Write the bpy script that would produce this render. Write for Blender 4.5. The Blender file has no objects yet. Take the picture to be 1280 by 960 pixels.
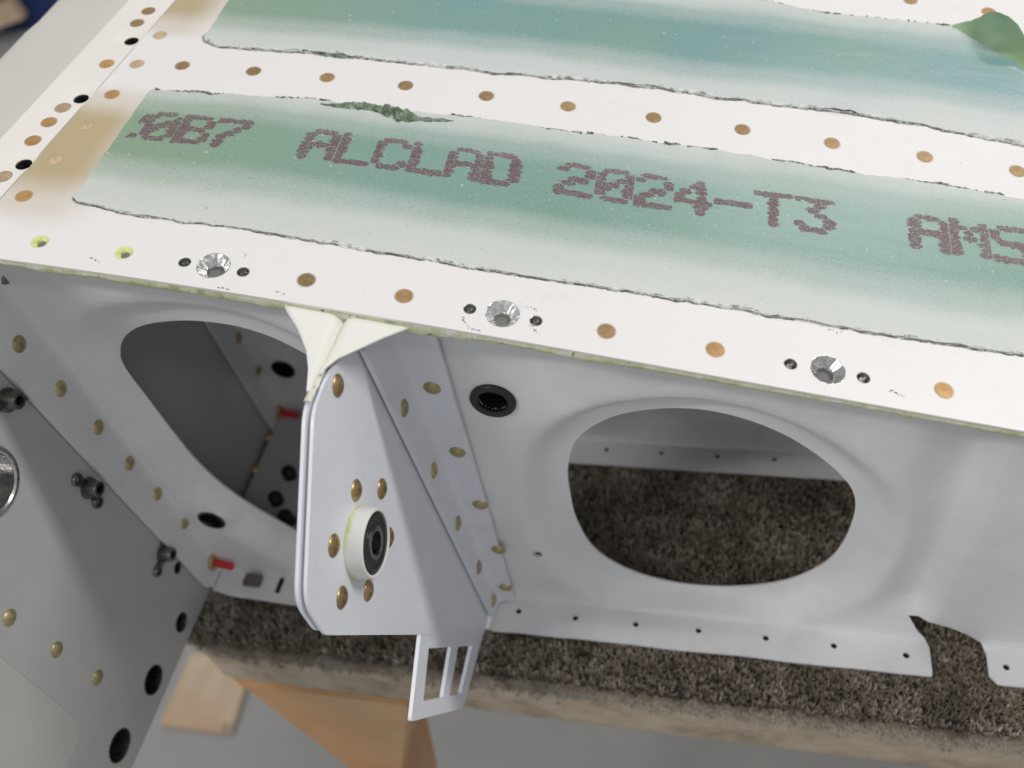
import bpy, bmesh, math, random
import numpy as np
from mathutils import Matrix, Vector, noise
from mathutils.geometry import delaunay_2d_cdt

random.seed(7)
MM = 0.001
scene = bpy.context.scene
COL = scene.collection

# ------------------------------------------------------------------ camera
# photo calibration (vanishing points of the wing's own edges); all lengths below are millimetres
FPX = 1118.0
CAM = np.array([0.0, -173.06, 340.0])
_d = np.array([215, 995, 1118.0]); _y = np.array([315, -1324, 1118.0])
_d /= np.linalg.norm(_d); _y -= _d * (_y @ _d); _y /= np.linalg.norm(_y)
_x = np.cross(_d, _y)
if _x[0] < 0: _x = -_x
ROT = np.stack([_x, _y, -_d])               # rows: world axes written in camera axes (right, down, forward)

cd = bpy.data.cameras.new('camera')
cam = bpy.data.objects.new('camera', cd)
COL.objects.link(cam)
m = Matrix.Identity(4)
for i in range(3):
    m[i][0] = ROT[i][0]; m[i][1] = -ROT[i][1]; m[i][2] = -ROT[i][2]; m[i][3] = CAM[i] * MM
cam.matrix_world = m
cd.sensor_fit = 'HORIZONTAL'; cd.sensor_width = 36.0; cd.lens = FPX / 1280 * 36.0
cd.clip_start = 0.01; cd.clip_end = 60
cd.dof.use_dof = True; cd.dof.focus_distance = 0.262; cd.dof.aperture_fstop = 10.5
scene.camera = cam

# ------------------------------------------------------------------ light
world = bpy.data.worlds.new('World'); scene.world = world; world.use_nodes = True
bg = world.node_tree.nodes['Background']
bg.inputs['Color'].default_value = (0.95, 0.97, 1.0, 1); bg.inputs['Strength'].default_value = 0.37

def tube_lamp(name, loc, sx, sy, power, color):
    l = bpy.data.lights.new(name, 'AREA'); l.shape = 'RECTANGLE'; l.size = sx; l.size_y = sy
    l.energy = power; l.color = color
    o = bpy.data.objects.new(name, l); COL.objects.link(o)
    o.location = loc
    return o
# workshop ceiling fluorescent fittings, about 2 m above the bench; the first is the strong one
tube_lamp('ceiling_lamp', (1.9, 0.62, 2.25), 1.5, 0.16, 50, (1.0, 0.96, 0.91))
tube_lamp('ceiling_lamp', (-1.5, -1.35, 2.25), 1.3, 0.14, 32, (1.0, 0.97, 0.94))
tube_lamp('ceiling_lamp', (0.9, -1.35, 2.25), 1.3, 0.14, 5, (1.0, 0.97, 0.94))
tube_lamp('ceiling_lamp', (1.3, 2.1, 2.25), 1.3, 0.14, 12, (1.0, 0.96, 0.92))

vs = scene.view_settings
vs.view_transform = 'Standard'; vs.look = 'None'; vs.exposure = 0.10; vs.gamma = 1.0
vs.use_curve_mapping = False
scene.render.engine = 'CYCLES'
scene.render.resolution_x = 1024; scene.render.resolution_y = 768

# ------------------------------------------------------------------ photo pixel -> place helpers
def ray(p): return ROT @ np.array([p[0] - 640.0, p[1] - 480.0, FPX])
def on_axis(p, ax, val):
    d = ray(p); return CAM + d * ((val - CAM[ax]) / d[ax])
def on_plane(p, n, c):
    d = ray(p); n = np.array(n, float); return CAM + d * ((c - n @ CAM) / (n @ d))

POLY = [5.312543963121634e-07, -2.4674343435583775e-05, -0.21310186516503202, 164.7555680091958]
def z_skin(x, y):
    xc = min(max(x, -186.0), 75.0)
    z = np.polyval(POLY, xc)
    if x < -186: z += (x + 186) * -0.145
    if x > 75: z += (x - 75) * -0.208
    g = 4 + (x + 186) * 7 / 243
    return z + g * (y + 8) / 87
def skin_normal(x, y):
    n = Vector((-(z_skin(x + 1, y) - z_skin(x - 1, y)) / 2, -(z_skin(x, y + 1) - z_skin(x, y - 1)) / 2, 1))
    return n.normalized()
def on_skin(p):
    d = ray(p); lo, hi = 0.0, 0.1
    F = lambda t: (CAM + t * d)[2] - z_skin(*(CAM + t * d)[:2])
    while F(hi) > 0 and hi < 50: hi *= 1.3
    for _ in range(60):
        mid = (lo + hi) / 2
        if F(mid) > 0: lo = mid
        else: hi = mid
    return CAM + lo * d

# ------------------------------------------------------------------ materials
def srgb(r, g, b):
    f = lambda v: (v / 255 / 12.92) if v / 255 <= 0.04045 else ((v / 255 + 0.055) / 1.055) ** 2.4
    return (f(r), f(g), f(b), 1)

class Mat:
    def __init__(s, name, color=(0.8, 0.8, 0.8, 1), rough=0.5, metal=0.0, spec=0.5):
        s.m = bpy.data.materials.new(name); s.m.use_nodes = True
        s.nt = s.m.node_tree; s.b = s.nt.nodes['Principled BSDF']
        s.b.inputs['Base Color'].default_value = color
        s.b.inputs['Roughness'].default_value = rough
        s.b.inputs['Metallic'].default_value = metal
        s.b.inputs['Specular IOR Level'].default_value = spec
    def n(s, t, **kw):
        nd = s.nt.nodes.new(t)
        for k, v in kw.items(): setattr(nd, k, v)
        return nd
    def link(s, a, b): s.nt.links.new(a, b)
    def coord(s): return s.n('ShaderNodeTexCoord').outputs['Object']
    def noise(s, scale, detail=4, rough=0.6, vec=None, dist=0.0):
        nd = s.n('ShaderNodeTexNoise'); nd.inputs['Scale'].default_value = scale
        nd.inputs['Detail'].default_value = detail; nd.inputs['Roughness'].default_value = rough
        nd.inputs['Distortion'].default_value = dist
        s.link(vec if vec is not None else s.coord(), nd.inputs['Vector'])
        return nd.outputs['Fac']
    def ramp(s, fac, stops, interp='LINEAR'):
        nd = s.n('ShaderNodeValToRGB'); cr = nd.color_ramp; cr.interpolation = interp
        while len(cr.elements) < len(stops): cr.elements.new(0.5)
        for e, (p, c) in zip(cr.elements, stops):
            e.position = p; e.color = c if len(c) == 4 else (*c, 1)
        s.link(fac, nd.inputs['Fac']); return nd.outputs['Color']
    def grey(s, fac, stops, interp='LINEAR'): return s.ramp(fac, [(p, (v, v, v, 1)) for p, v in stops], interp)
    def math(s, op, a, b=None, clamp=False):
        nd = s.n('ShaderNodeMath', operation=op, use_clamp=clamp)
        for i, v in enumerate((a, b)):
            if v is None: continue
            if isinstance(v, (int, float)): nd.inputs[i].default_value = v
            else: s.link(v, nd.inputs[i])
        return nd.outputs[0]
    def mix(s, fac, a, b, mode='MIX'):
        nd = s.n('ShaderNodeMix', data_type='RGBA', blend_type=mode)
        for sock, v in ((nd.inputs[0], fac), (nd.inputs[6], a), (nd.inputs[7], b)):
            if isinstance(v, (int, float)): sock.default_value = v
            elif isinstance(v, tuple): sock.default_value = v
            else: s.link(v, sock)
        return nd.outputs[2]
    def sep(s, ch):
        nd = s.n('ShaderNodeSeparateXYZ'); s.link(s.coord(), nd.inputs[0]); return nd.outputs[ch]
    def remap(s, v, a, b):
        nd = s.n('ShaderNodeMapRange'); s.link(v, nd.inputs[0])
        nd.inputs[1].default_value = a; nd.inputs[2].default_value = b
        return nd.outputs[0]
    def base(s, c): s.link(c, s.b.inputs['Base Color'])
    def rough(s, c): s.link(c, s.b.inputs['Roughness'])
    def bump(s, h, strength=0.2, dist=0.0003):
        nd = s.n('ShaderNodeBump'); nd.inputs['Strength'].default_value = strength
        nd.inputs['Distance'].default_value = dist
        s.link(h, nd.inputs['Height']); s.link(nd.outputs[0], s.b.inputs['Normal'])

def mat_primer(name, c, rough=0.46, var=0.06, specks=True):
    M = Mat(name, c, rough)
    big = M.noise(28, 3)
    lo = tuple(v * (1 - var) for v in c[:3]) + (1,); hi = tuple(min(1, v * (1 + var)) for v in c[:3]) + (1,)
    col = M.mix(M.grey(big, [(0.3, 0), (0.7, 1)]), lo, hi)
    if specks:
        sp = M.noise(900, 2, 0.5)
        col = M.mix(M.grey(sp, [(0.735, 0), (0.76, 0.45)]), col, tuple(v * 0.45 for v in c[:3]) + (1,))
    if specks:
        col = M.mix(M.grey(M.noise(42, 7, 0.75), [(0.56, 0), (0.74, 0.30)]), col, tuple(v * 0.62 for v in c[:3]) + (1,))
    M.base(col)
    M.rough(M.grey(M.noise(90, 3), [(0.3, rough - 0.06), (0.7, rough + 0.08)]))
    M.bump(M.noise(1800, 2), 0.10, 0.0002)
    return M.m
PRIMER = mat_primer('white_primer', (0.77, 0.77, 0.775, 1))
BRACKET = mat_primer('bracket_primer', (0.755, 0.775, 0.835, 1), 0.40, 0.03)
SPAR = mat_primer('grey_spar_coat', (0.475, 0.47, 0.465, 1), 0.42, 0.05, False)
SPARIN = mat_primer('grey_spar_recess', (0.50, 0.50, 0.48, 1), 0.40, 0.05, False)
CAPW = mat_primer('cap_primer', (0.80, 0.77, 0.73, 1), 0.42, 0.02, False)
PANEL = mat_primer('nose_panel_primer', (0.60, 0.575, 0.54, 1), 0.45, 0.02, False)

def mat_skin():
    M = Mat('skin_primer', (0.8, 0.77, 0.75, 1), 0.40)
    y = M.sep(1)
    wob = M.noise(22, 3)
    yy = M.math('ADD', y, M.math('MULTIPLY', M.math('SUBTRACT', wob, 0.5), 0.010))
    f = M.remap(yy, -0.02, 0.18)
    W = (0.79, 0.77, 0.762, 1); T = (0.47, 0.385, 0.235, 1); G = (0.66, 0.61, 0.54, 1)
    P = lambda v: (v + 20) / 200
    col = M.ramp(f, [(P(-4), W), (P(8), G), (P(22), T), (P(48), T), (P(59), G), (P(68), W), (P(92), W), (P(101), G),
                     (P(114), T), (P(140), T), (P(150), G), (P(158), W)], 'EASE')
    col = M.mix(M.grey(M.remap(M.sep(0), -0.192, -0.172), [(0, 0), (1, 1)], 'EASE'), col, W)
    sp = M.noise(1300, 2, 0.5)
    col = M.mix(M.grey(sp, [(0.735, 0), (0.76, 0.5)]), col, (0.25, 0.23, 0.21, 1))
    # faint handling smudges
    sm = M.noise(55, 5, 0.7)
    col = M.mix(M.grey(sm, [(0.62, 0), (0.80, 0.22)]), col, (0.45, 0.42, 0.40, 1))
    M.base(col)
    M.rough(M.grey(M.noise(120, 3), [(0.3, 0.34), (0.7, 0.48)]))
    M.bump(M.noise(1600, 2), 0.07, 0.0002)
    return M.m
SKIN = mat_skin()

def overspray(M, lo, hi):
    """amount of white overspray over a film that spans y = lo..hi (mm): dense at both edges, specks towards the middle"""
    y = M.sep(1)
    wob = M.math('MULTIPLY', M.math('SUBTRACT', M.noise(16, 3), 0.5), 0.012)
    yy = M.math('ADD', y, wob)
    f = M.remap(yy, lo * MM, hi * MM)
    g = M.grey(f, [(0.0, 0.92), (0.15, 0.84), (0.30, 0.40), (0.44, 0.04), (0.70, 0.02), (0.84, 0.30), (0.95, 0.72), (1.0, 0.85)], 'EASE')
    sp = M.noise(1500, 2, 0.55)
    fine = M.math('MULTIPLY', M.math('SUBTRACT', sp, 0.5), 0.9)
    g2 = M.math('ADD', g, M.math('MULTIPLY', fine, M.grey(g, [(0, 0.45), (0.5, 0.6), (1, 0.15)])), True)
    star = M.grey(M.noise(700, 1, 0.4), [(0.745, 0), (0.77, 0.6)])
    return M.math('MAXIMUM', g2, star)

def mat_film(name, a, b, lo, hi):
    M = Mat(name, a, 0.28)
    hue = M.noise(14, 2)
    col = M.mix(M.grey(hue, [(0.35, 0), (0.65, 1)]), a, b)
    left = M.grey(M.remap(M.sep(0), -0.19, -0.10), [(0, 1), (1, 0)])
    col = M.mix(M.math('MULTIPLY', left, 0.6), col, (0.26, 0.34, 0.20, 1))
    ov = overspray(M, lo, hi)
    col = M.mix(ov, col, (0.63, 0.65, 0.63, 1))
    dk = M.noise(1100, 2, 0.5, dist=0.4)
    col = M.mix(M.grey(dk, [(0.72, 0), (0.76, 0.6)]), col, (0.10, 0.13, 0.11, 1))
    M.base(col)
    M.rough(M.grey(ov, [(0, 0.24), (1, 0.5)]))
    cv = M.n('ShaderNodeMapping'); cv.inputs['Scale'].default_value = (1, 3.5, 1); M.link(M.coord(), cv.inputs['Vector'])
    M.bump(M.math('ADD', M.math('MULTIPLY', M.noise(900, 3), 0.12), M.noise(26, 4, 0.5, cv.outputs[0], 0.4)), 0.09, 0.0016)
    return M.m
FILM1 = mat_film('green_film', (0.188, 0.33, 0.27, 1), (0.22, 0.355, 0.32, 1), 6, 67)
FILM2 = mat_film('blue_green_film', (0.165, 0.315, 0.335, 1), (0.195, 0.34, 0.295, 1), 92, 147)
def mat_curl():
    M = Mat('film_back', (0.2, 0.36, 0.2, 1), 0.62)
    M.base(M.mix(M.grey(M.noise(45, 3), [(0.35, 0), (0.65, 1)]), (0.22, 0.35, 0.18, 1), (0.33, 0.48, 0.35, 1)))
    return M.m
CURL = mat_curl()
def mat_curld():
    M = Mat('crumpled_film', (0.1, 0.15, 0.1, 1), 0.35)
    M.base(M.ramp(M.noise(330, 5, 0.7), [(0.36, (0.05, 0.075, 0.045)), (0.50, (0.13, 0.19, 0.11)), (0.60, (0.28, 0.33, 0.27)), (0.70, (0.66, 0.69, 0.65))]))
    M.bump(M.noise(500, 3), 0.6, 0.0006); return M.m
CURLD = mat_curld()
def mat_edge(name, stops):
    M = Mat(name, (0.3, 0.35, 0.3, 1), 0.6)
    M.base(M.ramp(M.noise(420, 4, 0.7), stops))
    return M.m
TORN = mat_edge('torn_film_crust', [(0.34, (0.16, 0.18, 0.16)), (0.44, (0.46, 0.48, 0.45)), (0.56, (0.74, 0.75, 0.72))])
TORN_SHADE = mat_edge('torn_film_edge_shade', [(0.38, (0.08, 0.09, 0.08)), (0.50, (0.21, 0.23, 0.205)), (0.60, (0.52, 0.54, 0.51))])  # dark film edge, with the shade below the lifted film in its colour
def mat_ink():
    M = Mat('purple_brown_ink', (0.2, 0.12, 0.13, 1), 0.5)
    ov = overspray(M, 6, 67)
    sp = M.noise(1500, 3, 0.7)
    col = M.mix(M.grey(sp, [(0.50, 0), (0.76, 0.7)]), (0.14, 0.09, 0.10, 1), (0.30, 0.27, 0.26, 1))
    col = M.mix(M.math('MULTIPLY', ov, 0.68), col, (0.52, 0.52, 0.50, 1))
    M.base(col); return M.m
INK = mat_ink()
def mat_rivet(name, c, rough, metal):
    M = Mat(name, c, rough, metal)
    d = tuple(v * 0.72 for v in c[:3]) + (1,)
    oi = M.n('ShaderNodeObjectInfo')
    cc = M.mix(M.grey(M.noise(700, 4, 0.7), [(0.35, 0), (0.65, 1)]), d, c)
    M.base(M.mix(1.0, cc, M.grey(oi.outputs['Random'], [(0, 0.74), (1, 1.12)]), 'MULTIPLY'))
    M.rough(M.grey(M.noise(900, 3), [(0.3, rough - 0.08), (0.7, rough + 0.12)]))
    return M.m
GOLD = mat_rivet('gold_rivet', (0.50, 0.36, 0.175, 1), 0.33, 0.9)
GOLDP = mat_rivet('pale_gold_rivet', (0.55, 0.47, 0.25, 1), 0.38, 0.75)
FLUSH = mat_rivet('flush_gold_rivet', (0.43, 0.28, 0.135, 1), 0.45, 0.30)
FLUSHP = mat_rivet('painted_rivet', (0.60, 0.46, 0.27, 1), 0.5, 0.15)
FLUSHO = mat_rivet('orange_flush_rivet', (0.62, 0.36, 0.14, 1), 0.45, 0.25)
STEEL = mat_rivet('bare_aluminium', (0.90, 0.90, 0.89, 1), 0.25, 1.0)
DARKSTEEL = mat_rivet('dark_nut_and_recess_shade', (0.20, 0.20, 0.19, 1), 0.28, 0.9)
BLACK = Mat('black_plastic', (0.010, 0.010, 0.011, 1), 0.32).m
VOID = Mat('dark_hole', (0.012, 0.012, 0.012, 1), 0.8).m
NUTG = Mat('nut_grey', (0.16, 0.165, 0.165, 1), 0.7).m
RED = Mat('red_plug', (0.62, 0.02, 0.03, 1), 0.4).m
SEAL = Mat('bearing_seal', (0.018, 0.019, 0.02, 1), 0.4).m
RACE = mat_rivet('bearing_race', (0.42, 0.43, 0.44, 1), 0.25, 1.0)
def mat_green():
    M = Mat('yellow_green_primer', (0.55, 0.6, 0.25, 1), 0.55)
    c = M.ramp(M.noise(170, 5, 0.75), [(0.30, (0.26, 0.28, 0.17)), (0.41, (0.50, 0.54, 0.29)), (0.52, (0.62, 0.64, 0.44)), (0.62, (0.72, 0.72, 0.64)), (0.75, (0.55, 0.56, 0.55))])
    c = M.mix(M.grey(M.noise(420, 3), [(0.64, 0), (0.70, 0.9)]), c, (0.05, 0.05, 0.04, 1))
    M.base(c); M.bump(M.noise(700, 3), 0.5, 0.0006); return M.m
GREEN = mat_green()
def mat_lime():
    M = Mat('lime_primer', (0.72, 0.78, 0.28, 1), 0.5)
    M.base(M.ramp(M.noise(600, 4, 0.7), [(0.35, (0.36, 0.42, 0.12)), (0.5, (0.70, 0.74, 0.27)), (0.7, (0.78, 0.78, 0.55))]))
    return M.m
LIME = mat_lime()
def mat_tab():
    M = Mat('yellowed_primer', (0.8, 0.78, 0.66, 1), 0.45)
    M.base(M.mix(M.grey(M.noise(60, 4), [(0.35, 0), (0.7, 1)]), (0.80, 0.79, 0.765, 1), (0.80, 0.795, 0.71, 1)))
    return M.m
TABM = mat_tab()
def mat_boss():
    M = Mat('boss_primer', (0.76, 0.75, 0.71, 1), 0.42)
    x = M.remap(M.sep(2), 0.0, 0.005)
    mott = M.math('ADD', x, M.math('MULTIPLY', M.math('SUBTRACT', M.noise(110, 4), 0.5), 1.5))
    M.base(M.ramp(mott, [(0.0, (0.52, 0.56, 0.28)), (0.18, (0.66, 0.68, 0.42)), (0.36, (0.76, 0.755, 0.72)), (1, (0.78, 0.775, 0.75))]))
    return M.m
BOSS = mat_boss()
def mat_carpet():
    M = Mat('brown_carpet', (0.2, 0.17, 0.13, 1), 0.95, spec=0.1)
    at = M.n('ShaderNodeAttribute', attribute_name='tint')
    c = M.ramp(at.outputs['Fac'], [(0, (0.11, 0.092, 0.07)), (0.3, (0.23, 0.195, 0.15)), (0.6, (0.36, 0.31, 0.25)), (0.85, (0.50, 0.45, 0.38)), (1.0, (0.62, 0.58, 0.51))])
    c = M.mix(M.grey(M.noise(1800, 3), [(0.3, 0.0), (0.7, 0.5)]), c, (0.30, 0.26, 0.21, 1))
    M.base(c); return M.m
CARPET = mat_carpet()
def mat_edgeband():
    M = Mat('carpet_backing_edge', (0.36, 0.29, 0.21, 1), 0.9, spec=0.2)
    v = M.n('ShaderNodeMapping'); v.inputs['Scale'].default_value = (1, 1, 1.2); M.link(M.coord(), v.inputs['Vector'])
    c = M.ramp(M.noise(45, 6, 0.7, v.outputs[0]), [(0.28, (0.26, 0.215, 0.165)), (0.48, (0.44, 0.36, 0.27)), (0.7, (0.56, 0.48, 0.38))])
    M.base(c); M.bump(M.noise(500, 4), 0.7, 0.001); return M.m
BAND = mat_edgeband()
BACK = Mat('carpet_ground', (0.11, 0.092, 0.07, 1), 0.95, spec=0.1).m
def mat_wood(name, a, b, k, axis, sc=(1, 1, 1)):
    M = Mat(name, a, 0.6)
    v = M.n('ShaderNodeMapping'); v.inputs['Scale'].default_value = sc; M.link(M.coord(), v.inputs['Vector'])
    w = M.n('ShaderNodeTexWave', wave_type='BANDS', bands_direction=axis); w.inputs['Scale'].default_value = k
    w.inputs['Distortion'].default_value = 5.5; w.inputs['Detail'].default_value = 3; w.inputs['Detail Scale'].default_value = 1.4
    M.link(v.outputs[0], w.inputs['Vector'])
    c = M.mix(w.outputs['Fac'], a, b)
    c = M.mix(M.grey(M.noise(9, 3), [(0.4, 0), (0.65, 0.7)]), c, tuple(p * q for p, q in zip(b[:3], (0.9, 0.66, 0.5))) + (1,))
    kn = M.n('ShaderNodeTexVoronoi'); kn.inputs['Scale'].default_value = 16; M.link(M.coord(), kn.inputs['Vector'])
    c = M.mix(M.grey(kn.outputs['Distance'], [(0.06, 0.8), (0.16, 0)]), c, (0.16, 0.075, 0.03, 1))
    M.base(c); return M.m
PINE = mat_wood('orange_pine', (0.63, 0.43, 0.235, 1), (0.56, 0.34, 0.175, 1), 3, 'DIAGONAL')
BLOND = mat_wood('blond_wood', (0.64, 0.53, 0.39, 1), (0.60, 0.48, 0.34, 1), 7, 'X')
def mat_floor():
    M = Mat('grey_floor_paint', (0.28, 0.36, 0.355, 1), 0.35)
    M.base(M.ramp(M.noise(5, 6, 0.6), [(0.3, (0.31, 0.31, 0.305)), (0.7, (0.39, 0.39, 0.38))]))
    M.rough(M.grey(M.noise(9, 4), [(0.3, 0.28), (0.7, 0.5)])); return M.m
FLOOR = mat_floor()
BLUE = mat_primer('blue_plastic', (0.010, 0.035, 0.14, 1), 0.4, 0.1, False)

# ------------------------------------------------------------------ object helpers
def finish(name, me, mat, parent=None, label=None, smooth=None):
    o = bpy.data.objects.new(name, me); COL.objects.link(o)
    if mat is not None and len(me.materials) == 0: me.materials.append(mat)
    if parent is not None:
        o.parent = parent
        o.matrix_parent_inverse = Matrix.Translation(-parent.location) if parent.type == 'EMPTY' else Matrix.Identity(4)
    if label: o['label'] = label
    return o
def mesh_from(name, verts, faces, angle=40):
    me = bpy.data.meshes.new(name)
    me.from_pydata([tuple(float(c) * MM for c in v) for v in verts], [], faces)
    me.validate(); me.update()
    if angle:
        me.polygons.foreach_set('use_smooth', [True] * len(me.polygons))
        me.set_sharp_from_angle(angle=math.radians(angle))
    return me
def fix_normals(me):
    bm = bmesh.new(); bm.from_mesh(me); bmesh.ops.recalc_face_normals(bm, faces=bm.faces); bm.to_mesh(me); bm.free()

def inside(px, py, poly):
    poly = np.asarray(poly, float); res = np.zeros(len(px), bool)
    x0, y0 = poly[:, 0], poly[:, 1]; x1, y1 = np.roll(x0, -1), np.roll(y0, -1)
    for a, b, c, d in zip(x0, y0, x1, y1):
        if b == d: continue
        cond = ((b > py) != (d > py)) & (px < (c - a) * (py - b) / (d - b) + a)
        res ^= cond
    return res
def dist_poly(px, py, poly):
    poly = np.asarray(poly, float); best = np.full(len(px), 1e9)
    for (a, b), (c, d) in zip(poly, np.roll(poly, -1, axis=0)):
        dx, dy = c - a, d - b; L = dx * dx + dy * dy + 1e-12
        t = np.clip(((px - a) * dx + (py - b) * dy) / L, 0, 1)
        best = np.minimum(best, np.hypot(px - a - t * dx, py - b - t * dy))
    return best
def dense(poly, step):
    out = []
    for (a, b), (c, d) in zip(poly, list(poly[1:]) + [poly[0]]):
        k = max(1, int(math.hypot(c - a, d - b) / step))
        out += [(a + (c - a) * i / k, b + (d - b) * i / k) for i in range(k)]
    return out
def circle(cx, cy, r, n=28): return [(cx + r * math.cos(2 * math.pi * i / n), cy + r * math.sin(2 * math.pi * i / n)) for i in range(n)]
def smooth_poly(pts, n=6):
    """closed Catmull-Rom through pts"""
    out = []; N = len(pts)
    for i in range(N):
        p0, p1, p2, p3 = (np.array(pts[(i + k - 1) % N], float) for k in range(4))
        for j in range(n):
            t = j / n
            out.append(tuple(0.5 * ((2 * p1) + (-p0 + p2) * t + (2 * p0 - 5 * p1 + 4 * p2 - p3) * t * t + (-p0 + 3 * p1 - 3 * p2 + p3) * t ** 3)))
    return out
def rounded(pts, radii, n=6):
    """polygon corners rounded by the given radii"""
    out = []; N = len(pts)
    if isinstance(radii, (int, float)): radii = [radii] * N
    for i in range(N):
        p = np.array(pts[i], float); a = np.array(pts[i - 1], float) - p; b = np.array(pts[(i + 1) % N], float) - p
        r = radii[i]; la, lb = np.linalg.norm(a), np.linalg.norm(b)
        if r <= 0: out.append(tuple(p)); continue
        a /= la; b /= lb
        k = min(r, la * 0.45, lb * 0.45)
        for j in range(n + 1):
            t = j / n
            out.append(tuple((1 - t) ** 2 * (p + a * k) + 2 * t * (1 - t) * p + t * t * (p + b * k)))
    return out

def sheet(name, outline, holes, step, fn, mat, parent=None, thick=0.8, offset=-1.0, edge_step=None, label=None, angle=40, extra=None):
    """flat outline with holes, triangulated, mapped into space by fn(arrays)->Nx3, given thickness"""
    es = edge_step or step
    loops = [dense(outline, es)] + [list(h) for h in holes]
    V, E = [], []
    for lp in loops:
        s = len(V); V += lp
        E += [(s + i, s + (i + 1) % len(lp)) for i in range(len(lp))]
    o = np.array(loops[0]); x0, y0 = o.min(0); x1, y1 = o.max(0)
    gx, gy = np.meshgrid(np.arange(x0 + step * .5, x1, step), np.arange(y0 + step * .5, y1, step))
    gx[::2] += step * .25; gx[1::2] -= step * .25
    gx, gy = gx.ravel(), gy.ravel()
    keep = inside(gx, gy, loops[0]) & (dist_poly(gx, gy, loops[0]) > es * .45)
    for h in holes: keep &= ~inside(gx, gy, h) & (dist_poly(gx, gy, h) > step * .35)
    V += list(zip(gx[keep], gy[keep]))
    if extra: V += extra
    r = delaunay_2d_cdt([Vector((float(a), float(b))) for a, b in V], E, [], 0, 1e-5)
    P = np.array([(v.x, v.y) for v in r[0]]); F = np.array([f for f in r[2]])
    c = P[F].mean(1)
    ok = inside(c[:, 0], c[:, 1], loops[0])
    for h in holes: ok &= ~inside(c[:, 0], c[:, 1], h)
    e1, e2 = P[F[:, 1]] - P[F[:, 0]], P[F[:, 2]] - P[F[:, 0]]
    ok &= np.abs(e1[:, 0] * e2[:, 1] - e1[:, 1] * e2[:, 0]) > 2e-2      # no slivers
    F = F[ok]
    used = np.unique(F); idx = np.full(len(P), -1); idx[used] = np.arange(len(used))
    Q = fn(P[used, 0], P[used, 1])
    me = mesh_from(name, Q, [tuple(int(i) for i in f) for f in idx[F]], None)
    me.polygons.foreach_set('use_smooth', [True] * len(me.polygons))
    ob = finish(name, me, mat, parent, label)
    if thick:
        s = ob.modifiers.new('thickness', 'SOLIDIFY'); s.thickness = thick * MM; s.offset = offset
    e = ob.modifiers.new('edges', 'EDGE_SPLIT'); e.split_angle = math.radians(angle)
    return ob

def lathe_mesh(name, prof, seg=24, mat=None, angle=35):
    """profile [(r,z)...] turned about local Z"""
    V, F = [], []
    rings = []
    for r, z in prof:
        if r < 1e-6: rings.append([len(V)]); V.append((0, 0, z))
        else:
            rings.append(list(range(len(V), len(V) + seg)))
            V += [(r * math.cos(2 * math.pi * i / seg), r * math.sin(2 * math.pi * i / seg), z) for i in range(seg)]
    for a, b in zip(rings, rings[1:]):
        for i in range(seg):
            j = (i + 1) % seg
            if len(a) == 1 and len(b) == 1: continue
            if len(a) == 1: F.append((a[0], b[i], b[j]))
            elif len(b) == 1: F.append((a[i], b[0], a[j]))
            else: F.append((a[i], b[i], b[j], a[j]))
    me = mesh_from(name, V, F, None); fix_normals(me)
    me.polygons.foreach_set('use_smooth', [True] * len(me.polygons)); me.set_sharp_from_angle(angle=math.radians(angle))
    if mat: me.materials.append(mat)
    return me
def put(name, me, p, nrm, parent, spin=0.0, label=None, mat=None, scl=None):
    """place a turned mesh at p (mm) with its local Z along nrm"""
    o = finish(name, me, mat, parent, label)
    q = Vector(nrm).normalized().to_track_quat('Z', 'Y').to_matrix().to_4x4()
    M_ = Matrix.Translation(Vector([float(c) * MM for c in p])) @ q @ Matrix.Rotation(spin, 4, 'Z')
    if scl: M_ = M_ @ Matrix.Diagonal((*scl, 1))
    o.matrix_basis = M_
    return o
def box_mesh(name, lo, hi, mat=None, bevel=0.0):
    bm = bmesh.new(); bmesh.ops.create_cube(bm, size=1)
    for v in bm.verts: v.co = Vector([(lo[i] + (v.co[i] + .5) * (hi[i] - lo[i])) * MM for i in range(3)])
    if bevel: bmesh.ops.bevel(bm, geom=list(bm.edges), offset=bevel * MM, segments=2, affect='EDGES', profile=.6)
    me = bpy.data.meshes.new(name); bm.to_mesh(me); bm.free()
    if mat: me.materials.append(mat)
    return me
def empty(name, loc, label, cat):
    o = bpy.data.objects.new(name, None); COL.objects.link(o); o.location = [c * MM for c in loc]
    o.empty_display_size = 0.02; o['label'] = label; o['category'] = cat; return o
def nz(x, y, z=0.0): return noise.noise(Vector((x, y, z)))

# turned prototypes
def dome(name, r, h, mat):
    R = (r * r + h * h) / (2 * h); pr = [(r, -0.3), (r, 0.12)]
    a0 = math.asin(min(1, r / R)); n = 6
    pr += [(R * math.sin(a0 * (1 - i / n)), R * math.cos(a0 * (1 - i / n)) - (R - h) + .12 * (1 - i / n)) for i in range(1, n)] + [(0, h)]
    return lathe_mesh(name, pr, 24, mat, 60)
DOME_GOLD = dome('rivet_dome_gold', 3.15, 1.35, GOLD)
DOME_PALE = dome('rivet_dome_pale', 2.85, 1.25, GOLDP)
def flush(name, mat, bulge=0.10):
    return lathe_mesh(name, [(2.62, 0.03), (2.5, 0.035), (2.42, -0.14), (2.36, 0.02), (2.26, 0.10), (1.2, .10 + bulge * .6), (0.55, .10 + bulge), (0.45, .04 + bulge), (0, .04 + bulge)], 26, mat, 30)
FL_A = flush('flush_rivet_a', FLUSH); FL_B = flush('flush_rivet_b', FLUSHO); FL_P = flush('flush_rivet_p', FLUSHP, 0.45)
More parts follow.
